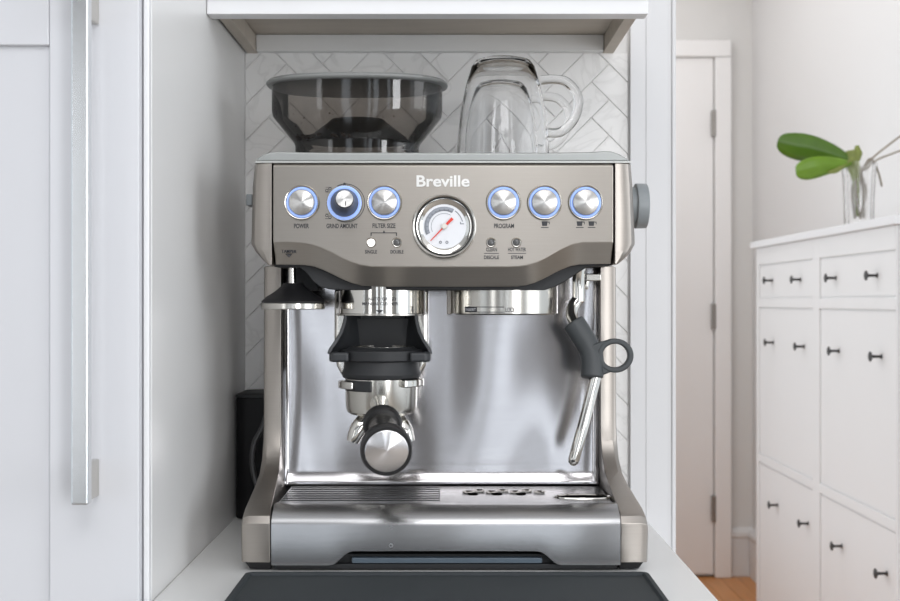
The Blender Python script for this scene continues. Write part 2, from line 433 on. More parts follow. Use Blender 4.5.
# side caps of the head
for s in (-1, 1):
    if s < 0: st = [(162.5, 255, 271.5), (185, 252.8, 271.5), (215, 252, 271.5), (243, 251.2, 271.5), (251, 256, 271.5), (259, 263.5, 271.5), (264.5, 270, 271.5)]
    else: st = [(162.5, 630.5, 615), (185, 632.5, 615), (215, 633.8, 615), (243, 635, 615), (251, 630.5, 615), (258, 624, 615), (263.6, 616.5, 615)]
    rings = []
    for y, xo, xi in st:
        a, b = X(xi, YF), X(xo, YF+.016); z = Z(y, YF); k = b-a
        rings.append([(a, YF+.0008, z), (a+k*.45, YF+.0012, z), (a+k*.75, YF+.0035, z), (a+k*.93, YF+.009, z), (b, YF+.018, z), (b, 1.10, z), (b, 1.165, z), (a, 1.165, z)])
    M().loft(rings).build('side_cap', steel_side, EM, sharp=28, bevel=.0006)
# grey lid on top with a lighter lower strip
lp = [(254.5, 160.3), (257.5, 156.5), (263, 153), (270, 150.8), (278, 150.2), (300, 151), (330, 151.3), (560, 151.3), (590, 150.8), (604, 149.8), (612, 150), (620, 152.8), (627, 156.8), (631.5, 160.3)]
M().prism_xz([P(x, y, YF) for x, y in lp], YF+.004, 1.167).build('top_lid', lid_m, EM, bevel=.0022, seg=3)
M().box(X(254.5, YF), X(631.2, YF), YF+.001, 1.166, Z(162.4, YF), Z(160.4, YF)).build('lid_strip', mat('light_strip', (.55, .56, .54), .3, .6), EM, bevel=.0005)
# black underside skirt
sk = [(274, 262), (274, 266.5), (300, 267.2), (306, 272), (313, 281), (320, 286.5), (330, 289), (345, 289.6), (545, 289.6), (556, 286), (566, 280.5), (577, 273), (586, 267.5), (598, 265.5), (613, 265), (613, 262)]
YS = .953
M().prism_xz([P(x, y, YS) for x, y in sk], YS, 1.0205).build('underside_skirt', matte_black, EM, bevel=.001)
# back plate with curved foot
YB = 1.022; xc = -.0081; hw = .1395
zt = Z(262, YF)-.002; ztray = CZ-.1620
prof = [(YB, zt), (YB, zt-.05), (YB, CZ-.08), (YB, CZ-.12), (YB, ztray+.016)]
for k in range(1, 9):
    a = k/8*radians(34); prof.append((YB-.0268*(1-cos(a)), ztray+.016-.0268*sin(a)))
prof.append((YB-.0040, ztray-.002))
xsn = []
for k in range(5): a = k/4*pi/2; xsn.append((-hw+.005*(1-cos(a)), -.005*(1-sin(a))))
xsn += [(-hw+.005+(2*hw-.01)*k/24, 0) for k in range(1, 24)]
for k in range(5): a = k/4*pi/2; xsn.append((hw-.005+.005*sin(a), -.005*(1-cos(a))))
M().sheet([[(xc+x, y+dy, z) for x, dy in xsn] for y, z in prof]).build('back_plate', steel_plate, EM, sharp=60)
M().box(xc-.141, xc+.141, YB+.0015, 1.160, ZC+.012, zt-.001).build('inner_body', matte_black, EM)
# cheeks: tower sides flaring forward into the base
side = [(1.150, CZ+.030), (1.006, CZ+.030), (1.004, CZ-.06), (1.004, CZ-.105), (1.001, CZ-.122), (.994, CZ-.135), (.981, CZ-.146), (.962, CZ-.1525), (.940, CZ-.1580), (.915, CZ-.1640), (.9035, CZ-.1690), (.900, CZ-.1745), (.9015, CZ-.2055), (1.150, CZ-.2055)]
for s in (-1, 1):
    def side_x(Y, k):
        f = min(max((Y-.9)/.104, 0), 1)
        o_, i_ = ((-.1643-.9*0+.0010*f), (-.1409-.0066*f)) if s < 0 else (.1557-.0099*f, .1338-.0024*f)
        return i_+(o_-i_)*k
    rings = []
    for k, q in ((0, 0), (.72, 0), (.95, .0016), (1, .0048)):
        rings.append([(side_x(y, k), (y+q if y < 1.14 else y), (z if z < CZ-.2 else z-q*(1 if y < 1.0 else .3))) for y, z in side])
    M().loft(rings).build('side_panel', steel_side, EM, sharp=40, bevel=.0008)
    xo, xi = side_x(.9, 1), side_x(.9, 0)
    if s > 0: xo = side_x(1.1, 1)
    e_ = .0025*s
    q = [(side_x(.905, 1)-e_, .9055), (side_x(1.004, 1)-e_, 1.004), (side_x(1.1, 1)-e_, 1.14), (side_x(1.1, 0), 1.14), (side_x(1.004, 0), 1.004), (side_x(.905, 0), .9055)]
    q2 = [(x_-e_*1.5*(i_ < 3), y_+.003*(i_ in (0, 5))) for i_, (x_, y_) in enumerate(q)]
    M().loft([[(x_, y_, ZC+.0008) for x_, y_ in q2], [(x_, y_, CZ-.2058) for x_, y_ in q]]).build('foot', black, EM, bevel=.0008)
# base pan
M().box(-.139, .1315, .912, 1.15, ZC+.004, CZ-.2008).build('base_pan', matte_black, EM, bevel=.001)
bg = mat('blue_grey_plastic', (.09, .12, .15), .35)
M().box(-.139, .1315, .906, .9118, ZC+.0012, ZC+.0055).build('base_lip', matte_black, EM, bevel=.001)
M().box(X(352, .908), X(542, .908), .9045, .9115, Z(562, .908), Z(556.5, .908)).build('storage_drawer_front', bg, EM, bevel=.001)
for px in (306, 590): M().lathe([(0, 0), (.016, 0), (.016, .0028), (0, .0028)], (X(px, .93), .93, ZC+.0002), seg=20).build('foot', black, EM)

# drip tray
xt0, xt1 = X(271.2, .901), X(620.5, .901)
tcol = [(271.2, 565), (300, 565), (328, 565), (333, 564.3), (337, 561.5), (344, 555), (349, 551.7), (354, 550.8), (400, 550.6), (446, 550.6), (492, 550.6), (537, 550.8), (541, 551.6), (546, 554.6), (553, 560.8), (557, 563.6), (561, 564.4), (590, 564.6), (620.5, 564.6)]
trs = []
for Y, z in ((.930, CZ-.1632), (.9205, CZ-.1622), (.9165, CZ-.1626), (.9055, CZ-.1690), (.9020, CZ-.1730), (.9010, CZ-.1770)):
    trs.append([(X(x, .901), Y, z) for x, y in tcol])
trs.append([(X(x, .901), .9012, Z(y, .901)) for x, y in tcol])
g = M(); Rr = g.grid(trs)
# returned lower and back edge gives the sheet its thickness
low = [g.v((v.co.x, .9060, v.co.z+.0006)) for v in Rr[-1]]
for j in range(len(low)-1): g.face([Rr[-1][j], Rr[-1][j+1], low[j+1], low[j]])
up = [g.v((v.co.x, .9160, CZ-.1700)) for v in low]
for j in range(len(low)-1): g.face([low[j], low[j+1], up[j+1], up[j]])
back = [g.v((v.co.x, .930, CZ-.1700)) for v in low]
for j in range(len(low)-1):
    g.face([up[j], up[j+1], back[j+1], back[j]]); g.face([back[j], back[j+1], Rr[0][j+1], Rr[0][j]])
g.face([r[0] for r in Rr]+[low[0], up[0], back[0]]); g.face(([r[-1] for r in Rr]+[low[-1], up[-1], back[-1]])[::-1])
DT = g.build('drip_tray', steel_tray, EM, sharp=50)
M().box(-.1375, .130, .9165, 1.004, CZ-.1995, CZ-.1702).build('pan', matte_black, DT)
gr = M()
zg0, zg1 = CZ-.1633, CZ-.1628
xs0, xs1 = X(287, .97), X(440, .97)
gr.box(-.1385, xs0, .9302, 1.0065, zg0, zg1); gr.box(xs1, .1310, .9302, 1.0065, zg0, zg1)
gr.box(xs0, xs1, .9302, .9340, zg0, zg1); gr.box(xs0, xs1, 1.0025, 1.0065, zg0, zg1)
for k in range(6):
    y = .9402+k*.0106
    gr.box(xs0, xs1, y, y+.0042, zg0, zg1)
gr.build('grate', steel_tray, DT, bevel=.0001, seg=1)
fl = M()
for k, px in enumerate((468, 479, 491, 503, 515, 527, 539)):
    fl.lathe([(.0030, 0), (.0046, .0004), (.0056, .0012), (.0046, .0016), (.003, .0006)], (X(px, .975), .975+(.003 if k % 2 else -.003), zg1+.0001), seg=16)
fl.build('float_cover', chrome, DT)
for px in (473, 497, 521): M().lathe([(0, 0), (.0045, 0), (.0045, .0004), (0, .0004)], (X(px, .965), .966, zg1+.0001), seg=16).build('drain_hole', hole_m, DT)
M().lathe([(0, 0), (.021, 0), (.021, .0004), (0, .0004)], (X(583, .95), .951, zg1+.0001), seg=28, sq=.42).build('drain_hole', hole_m, DT)
M().lathe([(.0215, 0), (.0235, .001), (.0245, 0)], (X(583, .95), .951, zg1+.0002), seg=28, sq=.45).build('drain_rim', chrome, DT)
text('+', 391, 527, .9008, 4, mat('faint_mark', (.42, .43, .44), .4, .8), DT)
text('o', 391, 545, .9008, 4, mat('faint_mark', (.42, .43, .44), .4, .8), DT)

# ---- control panel
def button(px, py):
    x, z = P(px, py, YF)
    b = M().lathe([(0, .0042), (.0098, .0042), (.0103, .0036), (.0103, 0), (0, 0)], (x, YF-.0004, z), (0, -1, 0), seg=48).build('button', spun, EM, sharp=70)
    M().lathe([(.0105, .0002), (.0105, .0012), (.0114, .0022), (.0122, .0022), (.0127, .0002)], (x, YF, z), (0, -1, 0), seg=48, closed=True).build('light_ring', blue_light, b)
    M().lathe([(.0130, .0002), (.0130, .0024), (.0136, .0026), (.0144, .0002)], (x, YF, z), (0, -1, 0), seg=48, closed=True).build('rim', satin, b)
for px in (302, 384.5, 503.5, 544.5, 585.5): button(px, 202)
# grind dial
x, z = P(344.5, 202.5, YF)
gd = M().lathe([(0, .021), (.0064, .021), (.0073, .020), (.0082, .012), (.0110, .003), (.0110, 0), (0, 0)], (x, YF-.0004, z), (.09, -1, .07), seg=40).build('grind_dial', mat('dial_dark', (.07, .075, .085), .35, .3), EM)
x += .0019; z += .0015
M().lathe([(0, .0006), (.0066, .0006), (.0068, 0), (0, 0)], (x, YF-.0214, z), (.09, -1, .07), seg=40).build('dial_cap', spun, gd)
M().box(x+.0005, x+.0012, YF-.0228, YF-.0220, z-.0055, z-.002).build('pointer', ink, gd)
x -= .0019; z -= .0015
M().lathe([(.0114, .0002), (.0114, .0018), (.0128, .0022), (.0138, .0016), (.0139, .0002)], (x, YF, z), (0, -1, 0), seg=48, closed=True).build('light_ring', blue_light, gd)
M().lathe([(.0140, .0002), (.0140, .0010), (.0144, .0010), (.0148, .0002)], (x, YF, z), (0, -1, 0), seg=48, closed=True).build('rim', satin, gd)
g = M(); n = 40
rr = [[], []]
for k in range(n+1):
    a = radians(-118+k/n*236)
    for i, r in enumerate((.0151, .0156)): rr[i].append((x+.001+r*cos(a), YF-.0003, z+r*sin(a)))
g.grid(rr); g.lathe([(0, 0), (.0010, 0), (.0010, .0003), (0, .0003)], (x, YF-.0001, z+.0154), (0, -1, 0), seg=10)
g.build('dial_scale', ink, gd, solid=.0001)
for sgn in (1, -1):   # little bean pictograms at the ends of the scale
    gx, gz = x-.0130, z+sgn*.0108
    g = M(); R_ = Matrix.Rotation(radians(35*sgn), 4, 'Y')
    for dx in (-.0014, .0014):
        c = Vector((gx+dx*.9, YF-.0001, gz+dx*sgn*.5)); g.lathe([(.0008, 0), (.0008, .0002), (.0013, .0002), (.0013, 0)], c, (0, -1, 0), seg=12, closed=True)
    g.box(gx-.0026, gx+.0022, YF-.0003, YF-.0001, gz-.0021, gz-.0017); g.box(gx-.0022, gx+.0026, YF-.0003, YF-.0001, gz+.0018, gz+.0021)
    g.build('scale_mark', ink, gd)

# pressure gauge
x, z = P(444.2, 226, YF)
ga = M().lathe([(.0262, 0), (.0258, .0030), (.0250, .0036), (.0240, .0030), (.0236, .0004)], (x, YF, z), (0, -1, 0), seg=64, closed=True).build('pressure_gauge', satin, EM)
M().lathe([(.0234, .0002), (.0234, .0020), (.0226, .0020), (.0226, .0002)], (x, YF, z), (0, -1, 0), seg=64, closed=True).build('dark_ring', black, ga)
M().lathe([(.0225, .0002), (.0225, .0032), (.0210, .0030), (.0180, .0012), (.0180, .0002)], (x, YF, z), (0, -1, 0), seg=64, closed=True).build('bezel', chrome, ga)
M().lathe([(0, .0009), (.0182, .0009), (.0182, .0002), (0, .0002)], (x, YF, z), (0, -1, 0), seg=48).build('dial_face', dial_white, ga)
def arc(a0, a1, r0, r1, yy_, nm, m, n=30):
    g = M(); g.grid([[(x+r*cos(radians(a0+(a1-a0)*k/n)), yy_, z+r*sin(radians(a0+(a1-a0)*k/n))) for k in range(n+1)] for r in (r0, r1)])
    return g.build(nm, m, ga, solid=.0001)
arc(205, 60, .0125, .0160, YF-.0011, 'scale_band', mat('scale_grey', (.30, .32, .36), .5))
arc(205, 60, .0103, .0106, YF-.0011, 'scale_line', dial_grey)
arc(55, 15, .0150, .0156, YF-.0011, 'scale_line', dial_grey, 8)
g = M(); g.box(x+.0132, x+.0160, YF-.0012, YF-.0010, z+.0018, z+.0024); g.box(x+.0128, x+.0134, YF-.0012, YF-.0010, z+.0018, z+.0036); g.build('scale_hook', dial_grey, ga)
for a in range(195, 60, -15):
    c, s_ = cos(radians(a)), sin(radians(a)); g = M()
    g.grid([[(x+r*c-w*s_, YF-.00125, z+r*s_+w*c) for r in (.0128, .0145)] for w in (-.00012, .00012)]); g.build('tick', ink, ga, solid=.0001)
for dx in (-.0030, .0022): M().lathe([(.0006, 0), (.0012, 0), (.0012, .0002), (.0006, .0002)], (x+dx, YF-.0010, z-.0128), (0, -1, 0), seg=14, closed=True).build('screw', dial_grey, ga)
n1 = Vector(P(430.5, 240.5, YF)); n2 = Vector(P(444, 226.5, YF)); n3 = Vector(P(452.5, 218, YF))
g = M()
def needle(a, b, w0, w1):
    t = (b-a).normalized(); pn = Vector((-t.y, t.x))
    q = [a+pn*w0, b+pn*w1, b-pn*w1, a-pn*w0]
    g.prism_xz([(p.x, p.y) for p in q], YF-.0024, YF-.0019)
needle(n1, n2, .0003, .0006); needle(n2, n3, .0008, .0012); g.build('needle', red_m, ga)
M().lathe([(0, .0016), (.0016, .0015), (.0024, .0008), (.0024, 0), (0, 0)], (x, YF-.0019, z), (0, -1, 0), seg=24).build('needle_hub', mat('hub_cream', (.75, .72, .66), .3), ga)

# indicator lamps
for px, lit in ((371.3, 1), (396.8, 0), (491, 0), (516.3, 0)):
    a, c = P(px, 242, YF)
    il = M().lathe([(.0030, .0001), (.0030, .0012), (.0036, .0014), (.0042, .0001)], (a, YF, c), (0, -1, 0), seg=28, closed=True).build('indicator_lamp', satin, EM)
    M().lathe([(0, .0014), (.0018, .0012), (.0029, .0006), (.0029, .0001), (0, .0001)], (a, YF, c), (0, -1, 0), seg=24).build('lens', white_light if lit else dark_glass, il)
# print
YT = YF-.0001
logo = text('Breville', 443, 180.6, YF, 11.5, mat('logo_metal', (.80, .79, .77), .35, .6), EM, name='logo', wpx=53, bold=.022, depth=.0007); logo['label'] = 'raised pale metal word above the gauge'
for s_, px, py, h, w in (('POWER', 301.5, 225.5, 4.6, 15), ('GRIND AMOUNT', 342, 225.5, 4.6, 31), ('FILTER SIZE', 384, 225.2, 4.6, 23), ('PROGRAM', 504, 225.4, 4.6, 20),
                         ('SINGLE', 371, 251.3, 3.6, 12), ('DOUBLE', 397, 251.3, 3.6, 13), ('CLEAN', 491.5, 249, 3.8, 11), ('DESCALE', 491.5, 256.8, 3.6, 15), ('HOT WATER', 517, 249, 3.8, 18), ('STEAM', 517, 256.8, 3.6, 12)):
    text(s_, px, py, YT, h, ink, EM, wpx=w, bold=.022, depth=.0003)
def rule(px0, px1, py0, py1, nm='printed_line', Y=YT, m=ink):
    return M().box(X(px0, Y), X(px1, Y), Y-.00012, Y, Z(py1, Y), Z(py0, Y)).build(nm, m, EM)
rule(484, 499, 252.6, 253.2); rule(508, 526, 252.6, 253.2)
rule(371, 396.6, 232, 232.7); rule(370.6, 371.6, 232, 235.5); rule(396, 397, 232, 235.5)
M().prism_xz([P(382.8, 232, YT), P(385.2, 232, YT), P(384, 229.6, YT)], YT-.00012, YT).build('printed_arrow', ink, EM)
for cxp in (545, 580, 591.8):    # coffee cup pictograms
    g = M(); Y = YT
    g.prism_xz([P(cxp-3.4, 220.8, Y), P(cxp+2.6, 220.8, Y), P(cxp+2.0, 225.4, Y), P(cxp-2.8, 225.4, Y)], Y-.00012, Y)
    g.box(X(cxp+2.6, Y), X(cxp+4.6, Y), Y-.00012, Y, Z(222, Y), Z(221.2, Y)); g.box(X(cxp+4, Y), X(cxp+4.7, Y), Y-.00012, Y, Z(223.8, Y), Z(221.2, Y))
    g.box(X(cxp-4, Y), X(cxp+3.6, Y), Y-.00012, Y, Z(227.4, Y), Z(226.6, Y)); g.build('cup_pictogram', ink, EM)
# TAMPER mark on the lower bevel (tilted plane)
def bev(py): return YF+(YL-YF)*(py-242)/(264.5-242)-.0002
Yq = bev(250.8); text('TAMPER', 289, 250.8, Yq, 3.6, ink, EM, wpx=15, bold=.02, depth=.0008)
Yq = bev(254.8); M().prism_xz([P(285.5, 253.6, Yq), P(292.5, 253.6, Yq), P(289, 257, Yq)], Yq-.0012, Yq+.0014).build('printed_arrow', ink, EM)
# steam dial on the right side, small nub on the left
M().lathe([(0, .0098), (.0180, .0098), (.0190, .0092), (.0191, .0085), (.0193, .0006), (.0189, 0), (0, 0)], (.1585, .985, Z(205.5, .985)), (1, 0, 0), seg=40).lathe([(.016, 0), (.016, -.0072), (0, -.0072)], (.1585, .985, Z(205.5, .985)), (1, 0, 0), seg=30).build('steam_dial', knob_m, EM)
M().box(X(247.8, 1.05), X(254, 1.05), 1.04, 1.06, Z(206, 1.05), Z(194.5, 1.05)).build('side_nub', knob_m, EM, bevel=.001)

M().prism_xz([P(a, b, .99) for a, b in ((293, 264), (302, 264), (308, 271), (315, 283), (318, 290), (292, 290))], .9985, 1.0215).build('tamper_holder', matte_black, EM, bevel=.001)
# ---- group head
YG = 1.000; xg = X(504.7, YG); rG = .0458
zg = Z(314.6, YG-rG)
M().lathe([(0, .001), (rG-.008, .001), (rG-.0015, 0), (rG, .0012), (rG, .034), (0, .034)], (xg, YG, zg), seg=64).build('group_head', satin, EM)
M().box(X(447, 1.0), X(452, 1.0), .9985, 1.0215, Z(314, 1.0), Z(287, 1.0)).build('group_flange', steel_side, EM, bevel=.001)
def wg(xx): return YG-sqrt(max(rG*rG-(xx-xg)**2, 0))-.0001
Yw = YG-rG
g = M()
def cyl_patch(g, p0, p1, q0, q1, warp, Yr, n=10):
    a = []
    for k in range(n+1):
        xx = X(p0+(p1-p0)*k/n, Yr); a.append(xx)
    g.grid([[(xx, warp(xx), Z(q, Yr)) for xx in a] for q in (q0, q1)])
cyl_patch(g, 465, 477, 306.2, 312, wg, Yw); cyl_patch(g, 477, 504, 306.2, 306.9, wg, Yw); cyl_patch(g, 477, 504, 311.3, 312, wg, Yw)
g.build('printed_box', ink, EM, solid=.00008)
text('LOCK', 510.5, 309.3, Yw, 4.6, ink, EM, wpx=10, warp=wg, bold=.02)
text('INSERT', 471, 309.2, Yw, 3.0, dial_white, EM, wpx=10, warp=lambda q: wg(q)-.0002)

# ---- grinder outlet: polished housing, collar, black cradle
YC = .990; xk = X(381.5, YC); rC = .0375
hp = [(334, 287), (334, 352), (336.5, 366), (341, 374), (347, 378), (416, 378), (422, 373), (426, 365), (428.3, 352), (428.3, 287)]
M().prism_xz([P(a, b, 1.002) for a, b in hp], 1.002, 1.0215).build('grinder_housing', chrome, EM, bevel=.004, seg=3)
Yk = YC-rC
M().lathe([(0, 0), (rC-.001, 0), (rC, .001), (rC, .026), (0, .026)], (xk, YC, Z(315.2, Yk)), seg=64).build('grinder_collar', chrome, EM)
M().lathe([(rC+.0004, 0), (rC+.0012, .0004), (rC+.0012, .0016), (rC+.0004, .002)], (xk, YC, Z(315.6, Yk)), seg=64, closed=True).build('collar_ring', satin, EM)
def wc(xx): return YC-sqrt(max(rC*rC-(xx-xk)**2, 0))-.0001
text('AUTO GRIND', 382, 298.4, Yk, 3.4, ink, EM, wpx=28, warp=wc, bold=.02)
text('MANUAL CLEANER', 380, 303.2, Yk, 3.2, ink, EM, wpx=36, warp=wc, bold=.02)
M().prism_xz([P(375.5, 309.6, Yk-.0002), P(383.5, 309.6, Yk-.0002), P(379.5, 312.8, Yk-.0002)], Yk-.0005, Yk).build('printed_arrow', ink, EM)
# cradle shell, open to the front
rows = []
for py, xf, xb, Yfr, Ybk in ((314, 37, 25, .965, .996), (322, 38, 25, .962, .996), (332, 41, 24, .957, .995), (341, 46, 24, .953, .994), (348, 51, 24, .950, .993), (353, 53, 24, .949, .992)):
    r = []
    for sx in (-1, 1):
        pts = [(xf, Yfr), (xf-.5, Yfr+.006), ((xf+xb)/2+3, (Yfr+Ybk)/2+.004), (xb, Ybk)]
        if sx > 0: pts = pts[::-1]
        for w, Y in pts: r.append((X(380.5+sx*w*.955, .96), Y, Z(py, .96)))
    rows.append(r)
M().sheet(rows).build('cradle', cradle_m, EM, solid=.003, sharp=40, bevel=.0008)
for sx, pa, pb in ((-1, 329.5, 350), (1, 410, 431)):
    g = M()
    ring = [(pa if sx < 0 else pb, .962), (pa if sx < 0 else pb, .945), ((pa+4) if sx < 0 else (pb-4), .940), (pb if sx < 0 else pa, .940), (pb if sx < 0 else pa, .948), ((pa+9) if sx < 0 else (pb-9), .950), ((pa+8) if sx < 0 else (pb-8), .964)]
    ring = [(X(a, .95), b) for a, b in ring]
    g.prism_xy(ring, Z(361.5, .945), Z(351.5, .945))
    g.build('cradle_arm', cradle_m, EM, bevel=.0022, seg=3)
M().box(xk-.030, xk+.030, .990, 1.0019, Z(360, 1.0), Z(318, 1.0)).build('cradle_back', black, EM)

# ---- steam wand
YV = .985
g = M()
xw, _ = P(578.5, 280, YV)
SW = M().lathe([(0, 0), (.0044, 0), (.0053, .001), (.0053, .026), (.0062, .028), (.0062, .036), (0, .036)], (xw, YV, Z(302, YV)), seg=28).build('steam_wand', chrome, EM)
pts = smooth([(X(577, YV), YV, Z(300, YV)), (X(572.5, YV), .983, Z(307, YV)), (X(571.5, .98), .978, Z(316, .978)), (X(575, .972), .970, Z(325, .97))], 5)
M().tube(pts, .0052, 16).build('elbow', chrome, SW)
YW = .962
gp = smooth([(X(573, .968), .968, Z(321.5, .968)), (X(580, .966), .966, Z(332, .966)), (X(589.5, .963), .963, Z(348, .963)), (X(592.2, .96), .960, Z(359, .96)), (X(592, .957), .957, Z(377.5, .957))], 6)
n = len(gp); rs = [.0088]+[.0096]*(n-2)+[.0086]
g = M().tube(gp, rs, 20)
gr_ = g.build('grip', grip_m, SW, bevel=.0015, sharp=50)
cx_, cz_ = P(614.8, 355, .957)
g = M(); seg = 48; RO, RI = .0153, .0105
ringp = []
for k in range(seg):
    a = 2*pi*k/seg; e = 1.0
    ringp.append([(cx_+RO*cos(a), .953, cz_+RO*sin(a)*.93), (cx_+RO*cos(a), .961, cz_+RO*sin(a)*.93), (cx_+RI*cos(a), .961, cz_+RI*sin(a)*.93), (cx_+RI*cos(a), .953, cz_+RI*sin(a)*.93)])
g.grid(ringp, closed_u=True, closed_v=True)
YQ = .957
g.prism_xz([P(590, 345, YQ), P(600, 341.2, YQ), P(611, 338.8, YQ), P(606.5, 343.5, YQ), P(602.5, 348.5, YQ), P(601, 355, YQ), P(602.4, 361, YQ), P(606, 366.5, YQ), P(613, 370.5, YQ), P(604, 374, YQ), P(594, 377, YQ)], .9535, .9605)
g.build('finger_ring', grip_m, SW, bevel=.0016, seg=3)
M().tube([(X(596.5, .955), .957, Z(374, .957)), (X(595.2, .955), .957, Z(379, .957)), (X(584, .95), .952, Z(423, .952)), (X(574.2, .945), .947, Z(458.5, .947)), (X(573.2, .945), .947, Z(462.5, .947)), (X(572.6, .945), .947, Z(465, .947))], [.0049, .0049, .0048, .0047, .0040, .0018], 20).build('spout_tube', chrome, SW, sharp=60)
M().lathe([(0, .0003), (.0011, .0003), (.0011, 0), (0, 0)], (X(572.5, .943), .9428, Z(460.5, .943)), (0, -1, 0), seg=12).build('steam_hole', black, SW)
M().box(X(584.5, 1.0), X(600, 1.0), .99, 1.0215, Z(280.5, .99), Z(273, .99)).build('hot_water_bracket', satin, EM, bevel=.001)
M().lathe([(0, 0), (.0017, 0), (.0022, .002), (.0022, .009), (0, .009)], (X(586, 1.0), .998, Z(289, 1.0)), (0.1, 0, 1), seg=14).build('hot_water_spout', chrome, EM)

# ---- hopper
YH = 1.050; xh = X(357.5, YH); zL = Z(151, .934)+.001
def sup(a, A, B, e=.8): 
    c, s_ = cos(a), sin(a); return (A*math.copysign(abs(c)**e, c), B*math.copysign(abs(s_)**e, s_))
def oval(A, B, z, n=64): return [(xh+sup(2*pi*k/n, A, B)[0], YH+sup(2*pi*k/n, A, B)[1], z) for k in range(n)]
Yn = 1.006
zt_ = Z(79, Yn)
zs = Z(110, Yn); zn = Z(137.5, 1.012)
HB = M()
A0, B0 = .0775, .048
rings = [oval(A0*.725, B0*.80, zL), oval(A0*.725, B0*.80, zn-.0035), oval(A0*.74, B0*.81, zn), oval(A0*.985, B0*.99, zs), oval(A0, B0, zs+.005), oval(A0, B0, zt_)]
HB.loft(rings, caps=False); HP = HB.build('bean_hopper', smoky, EM, sharp=50)
M().loft([oval(A0+.002, B0+.002, zt_+.0003), oval(A0+.0045, B0+.0045, zt_+.0015), oval(A0+.0050, B0+.005, zt_+.003), oval(A0+.003, B0+.0035, zt_+.0050), oval(A0-.01, B0-.008, zt_+.0062), oval(A0-.03, B0-.02, zt_+.0066)]).build('hopper_lid', hopper_lid_m, HP, sharp=60)
M().loft([oval(A0*.70, B0*.76, zL+.0005), oval(A0*.70, B0*.76, zL+.006)]).build('hopper_seat', knob_m, HP)
g = M(); n = 60; rb = []
for (A, B, z) in ((A0*.62, B0*.70, zn+.001), (A0*.56, B0*.62, zn+.006), (A0*.34, B0*.40, zs-.004), (A0*.30, B0*.34, zs-.001), (A0*.1, B0*.1, zs)):
    rb.append([(xh+A*(1+.02*(k % 2))*cos(2*pi*k/n), YH+B*(1+.02*(k % 2))*sin(2*pi*k/n), z) for k in range(n)])
g.loft(rb); g.build('burr_guard', burr_m, HP, sharp=80)
# coffee dust and a few stray beans clinging inside the shoulder
g = M()
for k in range(34):
    a = random.uniform(pi*1.08, pi*1.92); f = random.uniform(.05, .95); A = A0*(.74+(.985-.74)*f)*.985; B = B0*(.81+.18*f)*.975
    px_, py_ = sup(a, A, B); z = zn+(zs-zn)*f+.0004; r = random.choice((.0005, .0006, .0009))
    g.lathe([(0, -r), (r, 0), (0, r)], (xh+px_, YH+py_, z), seg=6)
tag(g.build('coffee_crumbs', coffee_m, HP), None, kind='stuff')
g = M()
for k in range(22):
    a = random.uniform(pi*1.02, pi*1.5); px_, py_ = sup(a, A0*.69, B0*.77)
    g.lathe([(0, -.0016), (.0022, -.0008), (.0024, .0004), (0, .0018)], (xh+px_, YH+py_, zn+.002+random.uniform(0, .003)), (random.random(), .2, 1), seg=8)
tag(g.build('coffee_grounds', coffee_m, HP), None, kind='stuff')

# ------------------------------------------------------------------ tamper
YT2 = .970; xt, _ = P(293.2, 306, YT2)
z0 = Z(309, YT2-.027); z1 = Z(302.5, YT2-.027)
TP = thing('tamper', (xt, YT2, z0), 'round coffee tamper with black cone and steel base held under the left of the head', 'tamper')
M().lathe([(0, 0), (.0262, 0), (.0268, .0006), (.0268, z1-z0-.0006), (.0262, z1-z0), (0, z1-z0)], (xt, YT2, z0), seg=48).build('base', satin, TP)
hh = z1-z0+.0001
M().lathe([(0, hh), (.0264, hh), (.0266, hh+.0012), (.0225, hh+.0050), (.0155, hh+.0095), (.0100, hh+.0140), (.0085, hh+.0165), (0, hh+.0165)], (xt, YT2, z0), seg=48).build('cone', black, TP, sharp=50)
M().lathe([(0, hh+.0166), (.0031, hh+.0166), (.0031, hh+.0365), (0, hh+.0365)], (xt-.0005, YT2-.002, z0), seg=20).build('stem', chrome, TP)

# ------------------------------------------------------------------ portafilter resting in the cradle
Yp = .968; xp, _ = P(381.5, 400, Yp); zpb = Z(415.5, Yp-.02)
PF = thing('portafilter', (xp, Yp, zpb), 'portafilter with black handle and round steel end cap, held in the grinder cradle', 'portafilter')
ztop = Z(380, Yp-.03)
M().lathe([(0, 0), (.0255, .0), (.0288, .0022), (.0300, .006), (.0306, ztop-zpb), (.028, ztop-zpb), (0, ztop-zpb-.001)], (xp, Yp, zpb), seg=56).build('filter_body', satin, PF)
zz = ztop-zpb
for sx, a, b, q0, q1 in ((-1, 337, 356, 389, 381), (1, 403, 425, 387, 379)):
    r0 = .0308; ringA = []
    g = M(); a0, a1 = ((190, 232) if sx < 0 else (305, 350))
    rws = []
    for k in range(9):
        t = radians(a0+(a1-a0)*k/8); c, s_ = cos(t), sin(t)
        rws.append([(xp+r*c, Yp+r*s_, z) for r, z in ((r0-.001, Z(q0, .945)), (r0+.0058, Z(q0, .945)), (r0+.0058, Z(q1, .945)), (r0-.001, Z(q1, .945)))])
    g.loft(rws); g.build('lug', chrome, PF, bevel=.0012)
pts = [(.0315, zz+.0005), (.0325, Z(380, .94)-zpb+.001), (.0335, Z(375, .937)-zpb), (.0320, Z(370.5, .937)-zpb), (.0312, Z(362, .937)-zpb), (.0345, Z(361, .937)-zpb), (.0345, Z(351, .937)-zpb), (.0300, Z(350, .937)-zpb), (.0265, Z(347, .937)-zpb), (.0262, Z(352, .937)-zpb), (0, Z(352, .937)-zpb)]
M().lathe([(0, zz+.0004)]+pts, (xp, Yp, zpb), seg=56).build('dosing_collar', matte_black, PF, sharp=45, bevel=.0006)
